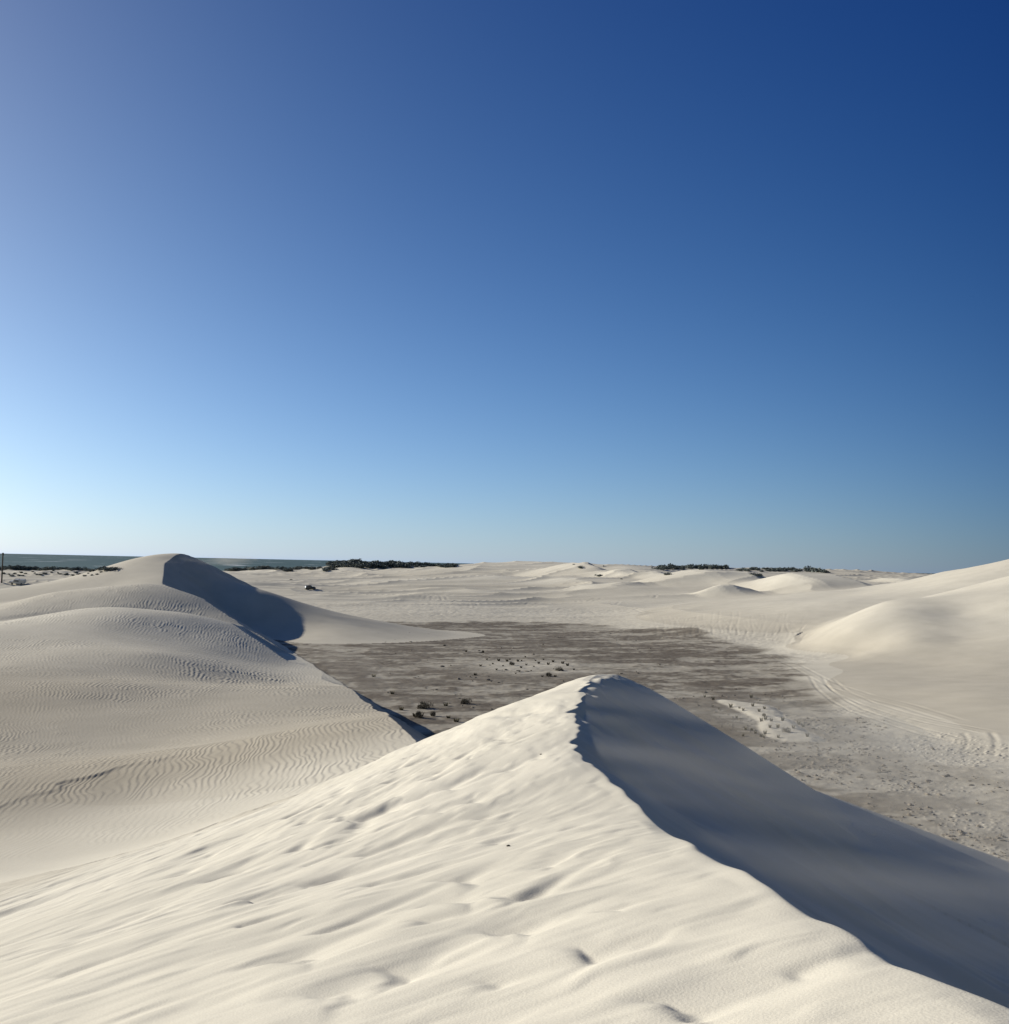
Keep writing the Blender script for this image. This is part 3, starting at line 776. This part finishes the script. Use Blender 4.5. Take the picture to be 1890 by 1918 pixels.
def stems_mesh(name, seed, n, mat):
    q = random.Random(seed); bm = bmesh.new()
    for i in range(n):
        th = q.uniform(0, 6.28); l_ = q.uniform(.5, .85)
        p1 = Vector((math.cos(th) * l_, math.sin(th) * l_, q.uniform(.3, .7))); p0 = Vector((math.cos(th) * .08, math.sin(th) * .08, -.08))
        d = (p1 - p0); mt = Matrix.Translation((p0 + p1) / 2) @ d.to_track_quat('Z', 'Y').to_matrix().to_4x4()
        bmesh.ops.create_cone(bm, cap_ends=True, segments=5, radius1=.035, radius2=.012, depth=d.length, matrix=mt)
    me = bpy.data.meshes.new(name); bm.to_mesh(me); bm.free(); me.materials.append(mat)
    return me

# ---- far scrub: every clump is one shrub
scrub_me = [dome_mesh("shrub", 11 + i, 420, M_hazed_scrub, .42, .11) for i in range(4)]
sr = random.Random(21)
def shrub(u, v, w_px, h_px, label, group=None, yfix=None):
    p = hit(u, v) if yfix is None else Py(u, v, yfix)
    while (p is None or p[2] < -1.5) and v < 1100:
        v += 1; p = hit(u, v)
    z = height(p[0], p[1])
    o = link("shrub", sr.choice(scrub_me))
    o.location = (p[0], p[1], z - .1)
    D = math.hypot(p[0], p[1])
    rx = w_px / SX * D / 2; rz = h_px / SX * D / .95
    o.scale = (rx, rx * sr.uniform(.8, 1.2), rz); o.rotation_euler = (0, 0, sr.uniform(0, 6.28))
    tag(o, label, 'shrub', group)
def belt(n, ulo, uhi, vfun, wlo, whi, hlo, hhi, label, group):
    for i in range(n):
        u = ulo + (uhi - ulo) * (i + sr.random()) / n
        v0, v1 = vfun(u)
        shrub(u, sr.uniform(v0, v1), sr.uniform(wlo, whi), sr.uniform(hlo, hhi), label, group)
belt(34, -10, 215, lambda u: (1065, 1068), 14, 34, 5, 8.5, 'low dark shrub in the scrub belt between the sea and the far left sand', 'shrubs along the shore at far left')
belt(30, 5, 190, lambda u: (1069, 1079), 4, 12, 2.5, 4.5, 'small grey shrub on the pale hummocks below the far left scrub belt', 'shrubs on the far left hummocks')
belt(26, 425, 625, lambda u: (1064, 1070), 14, 36, 5, 9, 'dark shrub in the thin scrub strip right of the tall left dune', 'shrubs right of the tall left dune')
belt(46, 622, 760, lambda u: (1054, 1064), 20, 40, 7, 12, 'dark green shrub on the big scrub covered dune at the horizon', 'shrubs on the scrub covered dune')
belt(24, 740, 852, lambda u: (1057, 1063), 12, 26, 5, 9, 'dark shrub on the thinning tail of the scrub covered dune at the horizon', 'shrubs on the tail of the scrub dune')
belt(28, 1228, 1362, lambda u: (1063, 1067), 12, 28, 6, 11, 'grey green shrub in the longer scrub clump on the right horizon', 'shrubs in the right horizon clump')
belt(26, 1385, 1500, lambda u: (1066, 1071), 10, 24, 4.5, 8, 'grey green shrub in the broken scrub line right of the horizon clump', 'shrubs in the broken right horizon line')
for i, (u, v, w, h) in enumerate(((1515, 1071, 26, 13), (1532, 1072, 28, 12), (1548, 1073, 24, 8))):
    shrub(u, v, w, h, 'dark shrub in the dense knot at the right end of the broken horizon scrub line', 'shrubs in the dense knot on the right horizon')
for u, v, w, h, lb in ((1088, 1064, 16, 6, 'dark shrub on the lee of the pointed dune at centre horizon'), (1123, 1079, 18, 5, 'flat dark shrub patch on the low dune right of the pointed centre dune'),
                       (1165, 1085, 7, 2.5, 'tiny dark shrub between the small pale dunes right of centre'), (1130, 1061, 4, 3, 'tiny lone shrub on the skyline right of the pointed centre dune'),
                       (1250, 1077, 16, 7, 'dark shrub on the lee side of the small dune below the longer horizon scrub clump'), (1417, 1078, 30, 6, 'wide flat dark shrub between the two pale mounds on the right'),
                       (1075, 1057, 6, 2, 'small shrub tuft on top of the pointed centre dune'), (545, 1086, 9, 2, 'small dark shrub on the flat sand above the distant dark car')):
    shrub(u, v, w, h, lb)

# ---- shrubs and tufts on the pan
bush_me = [dome_mesh("foliage", 31 + i, 900, M_bush, .38, .055) for i in range(3)]
stem_me = [stems_mesh("stem", 41 + i, 16, M_wood) for i in range(3)]
tuft_me = [blades_mesh("grass_tuft", 51 + i, 90, M_grass, .32, 1.0, .035, .5) for i in range(3)]
dark_tuft_me = [blades_mesh("grass_tuft", 61 + i, 110, M_bush, .38, 1.0, .04, .6) for i in range(3)]
def bush(u, v, w_px, h_px, label):
    p = hit(u, v)
    if p is None: return
    D = math.hypot(p[0], p[1]); i = sr.randrange(3)
    e = link("shrub", None); e.location = (p[0], p[1], p[2] - .03)
    rx = w_px / SX * D / 2
    e.scale = (rx, rx, h_px / SX * D / .8); e.rotation_euler = (0, 0, sr.uniform(0, 6.28))
    link("foliage", bush_me[i], e); link("stem", stem_me[i], e)
    tag(e, label, 'shrub', 'shrubs on the clay pan')
for b_ in ((796, 1327, 30, 15, 'widest dark shrub on the clay pan, left of the foreground crest'), (873, 1318, 23, 12, 'dark rounded shrub standing alone nearest the bright foreground slope'),
           (788, 1344, 20, 16, 'pale grassy shrub beside the tip of the left dune slip face'), (810, 1341, 15, 12, 'small dark shrub just right of the pale grassy shrub'),
           (960, 1246, 14, 8, 'dark shrub in the middle of the tussock patch on the pan'), (1046, 1256, 20, 8, 'low dark shrub at the right end of the tussock patch'),
           (1028, 1267, 17, 9, 'dark shrub at the lower edge of the tussock patch'), (905, 1223, 8, 6, 'lone small shrub at the upper left of the tussock patch'),
           (1473, 1371, 17, 10, 'largest green grey shrub on the pale sand patch'), (1431, 1341, 10, 7, 'dark shrub at the upper part of the pale sand patch')):
    bush(*b_)
tufts = [(934, 1238), (950, 1239), (955, 1236), (970, 1239), (977, 1238), (986, 1246), (976, 1251), (973, 1258), (995, 1257), (1009, 1243), (1027, 1245), (1054, 1257), (1016, 1268), (923, 1244), (930, 1255),
         (873, 1221), (890, 1265), (1054, 1243), (1075, 1255), (1003, 1238), (1018, 1236), (1036, 1240), (1063, 1247), (942, 1248), (966, 1262), (1000, 1249), (984, 1231), (1040, 1268), (912, 1236), (900, 1248)]
for u, v in tufts:
    p = hit(u, v)
    D = math.hypot(p[0], p[1]); o = link("grass_tuft", sr.choice(dark_tuft_me))
    o.location = (p[0], p[1], p[2] - .02); h = sr.uniform(2.8, 6) / SX * D
    o.scale = (h * .9, h * .9, h); o.rotation_euler = (0, 0, sr.uniform(0, 6.28))
    tag(o, 'small dark grass tuft in the tussock patch on the far part of the pan', 'grass tuft', 'tufts in the tussock patch')
tufts = [(1486, 1364), (1458, 1382), (1457, 1363), (1442, 1363), (1445, 1351), (1434, 1348), (1432, 1328), (1422, 1333), (1410, 1323), (1369, 1325), (1385, 1327), (1392, 1331), (1433, 1375), (1425, 1380), (1431, 1382), (1408, 1368),
         (1426, 1351), (1397, 1367), (1512, 1380), (1335, 1324), (1336, 1311), (1320, 1306), (1407, 1307), (1392, 1379), (1496, 1357), (1505, 1362), (1347, 1329), (1415, 1374), (1380, 1345), (1466, 1350)]
for u, v in tufts:
    p = hit(u, v)
    D = math.hypot(p[0], p[1]); o = link("grass_tuft", sr.choice(tuft_me))
    o.location = (p[0], p[1], p[2] - .02); h = sr.uniform(5, 9) / SX * D
    o.scale = (h * .8, h * .8, h); o.rotation_euler = (0, 0, sr.uniform(0, 6.28))
    tag(o, 'small dry grass tuft on or beside the pale sand patch', 'grass tuft', 'tufts around the pale sand patch')
for u, v in ((778, 1342), (752, 1330), (835, 1322), (840, 1345), (700, 1268), (735, 1300), (855, 1352)):
    p = hit(u, v)
    if p is None: continue
    D = math.hypot(p[0], p[1]); o = link("grass_tuft", sr.choice(tuft_me))
    o.location = (p[0], p[1], p[2] - .02); h = sr.uniform(6, 9) / SX * D
    o.scale = (h * 1.3, h * 1.3, h); o.rotation_euler = (0, 0, sr.uniform(0, 6.28))
    tag(o, 'pale dry grass tuft on the bare clay left of the foreground crest', 'grass tuft', 'pale tufts on the bare clay')

# ---- clay clods: too many to count
def rubble():
    q = random.Random(77); V, F = [], []
    bm = bmesh.new(); bmesh.ops.create_icosphere(bm, subdivisions=1, radius=1)
    base = [v.co.copy() for v in bm.verts]; fs = [[v.index for v in f.verts] for f in bm.faces]; bm.free()
    zones = ((1450, 1660, 1345, 1450, 1500), (1480, 1760, 1400, 1470, 700), (1640, 1890, 1545, 1650, 900), (1560, 1890, 1440, 1600, 700), (1250, 1480, 1290, 1400, 500), (700, 1250, 1180, 1330, 900))
    for ulo, uhi, vlo, vhi, n in [(z_[0], z_[1], z_[2], z_[3], int(z_[4] * .55)) for z_ in zones]:
        for i in range(n):
            u, v = q.uniform(ulo, uhi), q.uniform(vlo, vhi)
            if vnoise(np.array([u / 22.]), np.array([v / 9.]), 3)[0] < -.05 + .3 * q.random() - .1: continue
            p = hit(u, v)
            if p is None or p[1] < 40 or p[2] > 1.2 or inside(p[:1], p[1:2], patch_w)[0]: continue
            s_ = 0.05 + 0.13 * q.random() ** 3 * (1 if p[1] < 130 else 1.8)
            rot = Matrix.Rotation(q.uniform(0, 6.28), 3, 'Z'); k = len(V)
            sx, sy, sz = s_ * q.uniform(.8, 1.8), s_ * q.uniform(.7, 1.3), s_ * q.uniform(.35, .8)
            for c in base:
                w = rot @ Vector((c.x * sx * q.uniform(.75, 1.2), c.y * sy * q.uniform(.75, 1.2), c.z * sz * q.uniform(.75, 1.2)))
                V.append((p[0] + w.x, p[1] + w.y, p[2] + w.z + sz * .3))
            F += [[a_ + k for a_ in f] for f in fs]
    o = link("rubble", from_arrays("rubble", V, F, M_clod)); o['kind'] = 'stuff'; o['label'] = 'scattered clay clods and dry crust on the pan'
rubble()

# ---- pebbles on the foreground slope
def pebble(u, v, size, label):
    p = hit(u, v); q = random.Random(int(u))
    bm = bmesh.new(); bmesh.ops.create_icosphere(bm, subdivisions=2, radius=1)
    for w in bm.verts: w.co = Vector((w.co.x * 1.5, w.co.y, w.co.z * .7)) * size * q.uniform(.85, 1.12)
    me = bpy.data.meshes.new("pebble"); bm.to_mesh(me); bm.free(); me.materials.append(M_wood)
    o = link("pebble", me); o.location = (p[0], p[1], height(p[0], p[1]) + size * .3); tag(o, label, 'pebble')
pebble(952, 1585, .018, 'small dark pebble on the bright slope, middle of the foreground')
pebble(1013, 1413, .016, 'tiny dark pebble on the bright slope close to the crest')

# ---- vehicles
M_dark = simple("dark_paint", (0.06, 0.062, 0.05), .4, .4); M_white = simple("pale_paint", (0.62, 0.60, 0.55), .45, .3)
M_glass = simple("window_glass", (0.05, 0.06, 0.065), .08, .9); M_tyre = simple("rubber", (0.02, 0.02, 0.02)); M_rim = simple("rim_metal", (0.4, 0.4, 0.4), .4, .5, .6)
M_glare = simple("painted_glare", (0.8, 0.8, 0.79), .25, 1.0); M_lamp = simple("lamp_lens", (0.7, 0.68, 0.6), .2, .5)  # near-white base colour paints sun glare on the rear window
def prism(name, prof, y0, y1, mat, parent, inset=0.0, bevel=.05):
    """side profile (x, z) swept across the width; the upper part can lean inwards"""
    bm = bmesh.new(); zt = max(p[1] for p in prof); zb = min(p[1] for p in prof)
    a_ = [bm.verts.new((x, y0 + inset * (z - zb) / (zt - zb), z)) for x, z in prof]
    b_ = [bm.verts.new((x, y1 - inset * (z - zb) / (zt - zb), z)) for x, z in prof]
    n = len(prof); bm.faces.new(a_); bm.faces.new(b_[::-1])
    for i in range(n): bm.faces.new((a_[i], b_[i], b_[(i + 1) % n], a_[(i + 1) % n]))
    bmesh.ops.recalc_face_normals(bm, faces=bm.faces)
    if bevel: bmesh.ops.bevel(bm, geom=list(bm.edges), offset=bevel, segments=2, affect='EDGES')
    me = bpy.data.meshes.new(name); bm.to_mesh(me); bm.free()
    return link(name, me, parent, mat)
def wheel(parent, x, y, rad=.37):
    bm = bmesh.new(); bmesh.ops.create_cone(bm, cap_ends=True, segments=24, radius1=rad, radius2=rad, depth=.24, matrix=Matrix.Rotation(R(90), 4, 'X'))
    bmesh.ops.bevel(bm, geom=[e for e in bm.edges if len(e.link_faces) == 2 and abs(e.link_faces[0].normal.dot(e.link_faces[1].normal)) < .3], offset=.05, segments=2, affect='EDGES')
    me = bpy.data.meshes.new("wheel"); bm.to_mesh(me); bm.free(); w = link("wheel", me, parent, M_tyre); w.location = (x, y, rad)
    bm = bmesh.new(); bmesh.ops.create_cone(bm, cap_ends=True, segments=20, radius1=rad * .6, radius2=rad * .55, depth=.26, matrix=Matrix.Rotation(R(90), 4, 'X'))
    me = bpy.data.meshes.new("rim"); bm.to_mesh(me); bm.free(); link("rim", me, w, M_rim)
def sit(e, p, yaw):
    """stand a vehicle on the slope"""
    z = [height(p[0] + dx, p[1] + dy) for dx, dy in ((-1.4, 0), (1.4, 0), (0, -1), (0, 1))]
    nrm = Vector((-(z[1] - z[0]) / 2.8, -(z[3] - z[2]) / 2, 1)).normalized()
    q = Vector((0, 0, 1)).rotation_difference(nrm)
    e.rotation_mode = 'QUATERNION'
    from mathutils import Quaternion
    e.rotation_quaternion = q @ Quaternion((0, 0, 1), yaw)
    e.location = (p[0], p[1], (sum(z)) / 4 - .04)
def car():
    e = link("car", None)
    # front towards -x
    prism("body", [(-2.3, .45), (-2.32, .85), (-2.2, 1.02), (-1.15, 1.12), (-.45, 1.72), (1.2, 1.78), (1.98, 1.74), (2.24, 1.05), (2.32, .45), (1.9, .36), (-1.9, .36)], -.92, .92, M_dark, e, .14)
    prism("windscreen", [(-1.14, 1.15), (-.47, 1.72), (-.52, 1.76), (-1.22, 1.17)], -.74, .74, M_glass, e, .06, 0)
    for sy in (-1, 1):
        prism("side_window", [(-.98, 1.14), (-.42, 1.62), (1.7, 1.66), (1.95, 1.2)], sy * .86 - .03, sy * .86 + .03, M_glass, e, 0, .01).rotation_euler = (0, 0, 0)
        prism("headlight", [(-2.35, .78), (-2.2, .98), (-2.0, .98), (-2.0, .78)], sy * .7 - .16, sy * .7 + .16, M_lamp, e, 0, .02)
        for x in (-1.45, 1.42): wheel(e, x, sy * .84)
    prism("rear_window", [(1.99, 1.70), (2.22, 1.08), (2.27, 1.10), (2.05, 1.72)], -.72, .72, M_glare, e, 0, 0)
    prism("roof_rack", [(-.3, 1.78), (-.3, 1.84), (1.1, 1.86), (1.1, 1.80)], -.6, .6, M_tyre, e, 0, .01)
    tag(e, 'dark four wheel drive car with a rear window painted bright as sun glare on the distant sand flat', 'car')
    sit(e, hit(581, 1104.3), R(206))
car()
def van():
    e = link("pickup_truck", None)
    prism("body", [(-2.5, .5), (-2.5, 1.0), (-1.3, 1.12), (.5, 1.12), (2.6, 1.1), (2.6, .5), (2.2, .42), (-2.2, .42)], -.92, .92, M_white, e, .05)
    prism("cab", [(-1.3, 1.1), (-.7, 1.78), (.6, 1.8), (.75, 1.1)], -.86, .86, M_white, e, .14)
    prism("canopy", [(.8, 1.1), (.85, 1.82), (2.5, 1.8), (2.6, 1.1)], -.86, .86, M_white, e, .1)
    for sy in (-1, 1):
        prism("side_window", [(-1.05, 1.16), (-.65, 1.6), (.5, 1.62), (.62, 1.16)], sy * .80 - .05, sy * .80 + .05, M_glass, e, 0, .01)
        for x in (-1.55, 1.6): wheel(e, x, sy * .84)
    prism("windscreen", [(-1.34, 1.16), (-.78, 1.76), (-.74, 1.76), (-1.28, 1.14)], -.72, .72, M_glass, e, .05, 0)
    tag(e, 'white pickup with a canopy parked by the dark pole at far left', 'pickup')
    sit(e, hit(33, 1093.2), R(4))
van()
# ---- pole
def pole():
    p = hit(3, 1092)
    D = math.hypot(p[0], p[1]); hgt = 52 / SX * D
    bm = bmesh.new()
    bmesh.ops.create_cone(bm, cap_ends=True, segments=14, radius1=.26, radius2=.19, depth=hgt, matrix=Matrix.Translation((0, 0, hgt / 2 - .3)))
    me = bpy.data.meshes.new("pole"); bm.to_mesh(me); bm.free()
    e = link("utility_pole", me, None, M_wood)
    e.location = (p[0], p[1], height(p[0], p[1]))
    bm = bmesh.new(); bmesh.ops.create_cone(bm, cap_ends=True, segments=14, radius1=.34, radius2=.30, depth=.7, matrix=Matrix.Translation((0, 0, hgt - .65)))
    me = bpy.data.meshes.new("cap"); bm.to_mesh(me); bm.free(); link("cap", me, e, M_wood)
    tag(e, 'tall dark wooden pole standing on the sand at the left edge', 'pole')
pole()


# ------------------------------------------------------------------ sand blowing off the crests (thin real volumes)
def blown_sand(pts, reach, drift, rise, thick0, thick1, density, scale, label, seed=0):
    """closed slab of drifting sand: starts along a crest line and is carried downwind"""
    pts = np.array(pts, float); n, mseg = len(pts), 8
    V, F = [], []
    for side_ in (0, 1):
        for i in range(n):
            e = math.sin(math.pi * min(max(i / (n - 1), 0.02), .98)) ** .5
            for j in range(mseg + 1):
                t = j / mseg
                c = pts[i] + np.array([drift[0], drift[1], 0]) * reach * t + np.array([0, 0, rise * t])
                th = (thick0 + (thick1 - thick0) * t) * e * (1 if t < 1 else .3)
                V.append((c[0], c[1], c[2] + (th if side_ else -th * .6)))
    w = mseg + 1; top = n * w
    for i in range(n - 1):
        for j in range(mseg):
            a_ = i * w + j
            F.append((a_, a_ + w, a_ + w + 1, a_ + 1)); F.append((top + a_, top + a_ + 1, top + a_ + w + 1, top + a_ + w))
    for j in range(mseg):
        F.append((j, j + 1, top + j + 1, top + j)); q = (n - 1) * w + j; F.append((q, top + q, top + q + 1, q + 1))
    for i in range(n - 1):
        q = i * w; F.append((q, top + q, top + q + w, q + w)); q = i * w + mseg; F.append((q, q + w, top + q + w, top + q))
    mt = bpy.data.materials.new("blown_sand"); mt.use_nodes = True; t = mt.node_tree
    t.nodes.remove(t.nodes["Principled BSDF"])
    pv = t.nodes.new("ShaderNodeVolumePrincipled"); pv.inputs["Color"].default_value = (0.92, 0.86, 0.76, 1); pv.inputs["Anisotropy"].default_value = 0.3
    tc_ = t.nodes.new("ShaderNodeNewGeometry"); mp = t.nodes.new("ShaderNodeMapping"); mp.inputs["Scale"].default_value = scale; mp.inputs["Location"].default_value = (seed, seed, 0)
    nz = t.nodes.new("ShaderNodeTexNoise"); nz.inputs["Scale"].default_value = 1.0; nz.inputs["Detail"].default_value = 3.0
    mr = t.nodes.new("ShaderNodeMapRange"); mr.inputs[1].default_value = 0.42; mr.inputs[2].default_value = 0.75; mr.inputs[3].default_value = 0.0; mr.inputs[4].default_value = density
    t.links.new(tc_.outputs["Position"], mp.inputs[0]); t.links.new(mp.outputs[0], nz.inputs["Vector"]); t.links.new(nz.outputs[0], mr.inputs[0])
    t.links.new(mr.outputs[0], pv.inputs["Density"]); t.links.new(pv.outputs[0], t.nodes["Material Output"].inputs["Volume"])
    me = from_arrays("blown_sand", V, F, mt)
    bm = bmesh.new(); bm.from_mesh(me); bmesh.ops.recalc_face_normals(bm, faces=bm.faces); bm.to_mesh(me); bm.free()
    o = link("blown_sand", me); o['kind'] = 'stuff'; o['label'] = label
scene.cycles.volume_bounces = 0
scene.cycles.volume_max_steps = 64
scene.cycles.volume_step_rate = 2.0
cl = []
for y in np.linspace(4.6, 33, 16):
    xx = np.interp(y, [p[1] for p in crF], [p[0] for p in crF]); cl.append((xx + .25, y, height(xx, y) + .02))
blown_sand(cl, 11.0, (.97, .22), -1.6,   .10, .9, .20, (.16, .42, .5), 'thin veil of sand blowing off the foreground crest over its shaded face', 2)
cl = [(-73.9 + .1 * k, 221 + 2.2 * k, height(-73.9 + .1 * k, 221 + 2.2 * k) + .2) for k in range(6)]
blown_sand(cl, 17.0, (.95, .3), -.6, .15, 1.4, .09, (.15, .3, .4), 'faint plume of sand blowing off the peak of the tall left dune', 5)
cl = []
for k in np.linspace(0, 1, 10):
    x, y = -16 - 22 * k, 119 + 66 * k; cl.append((x, y, height(x, y) + .25))
blown_sand(cl, 9.0, (.95, .2), .2, .2, .8, .05, (.12, .3, .4), 'low streamer of sand blowing off the edge of the rippled left dune', 7)
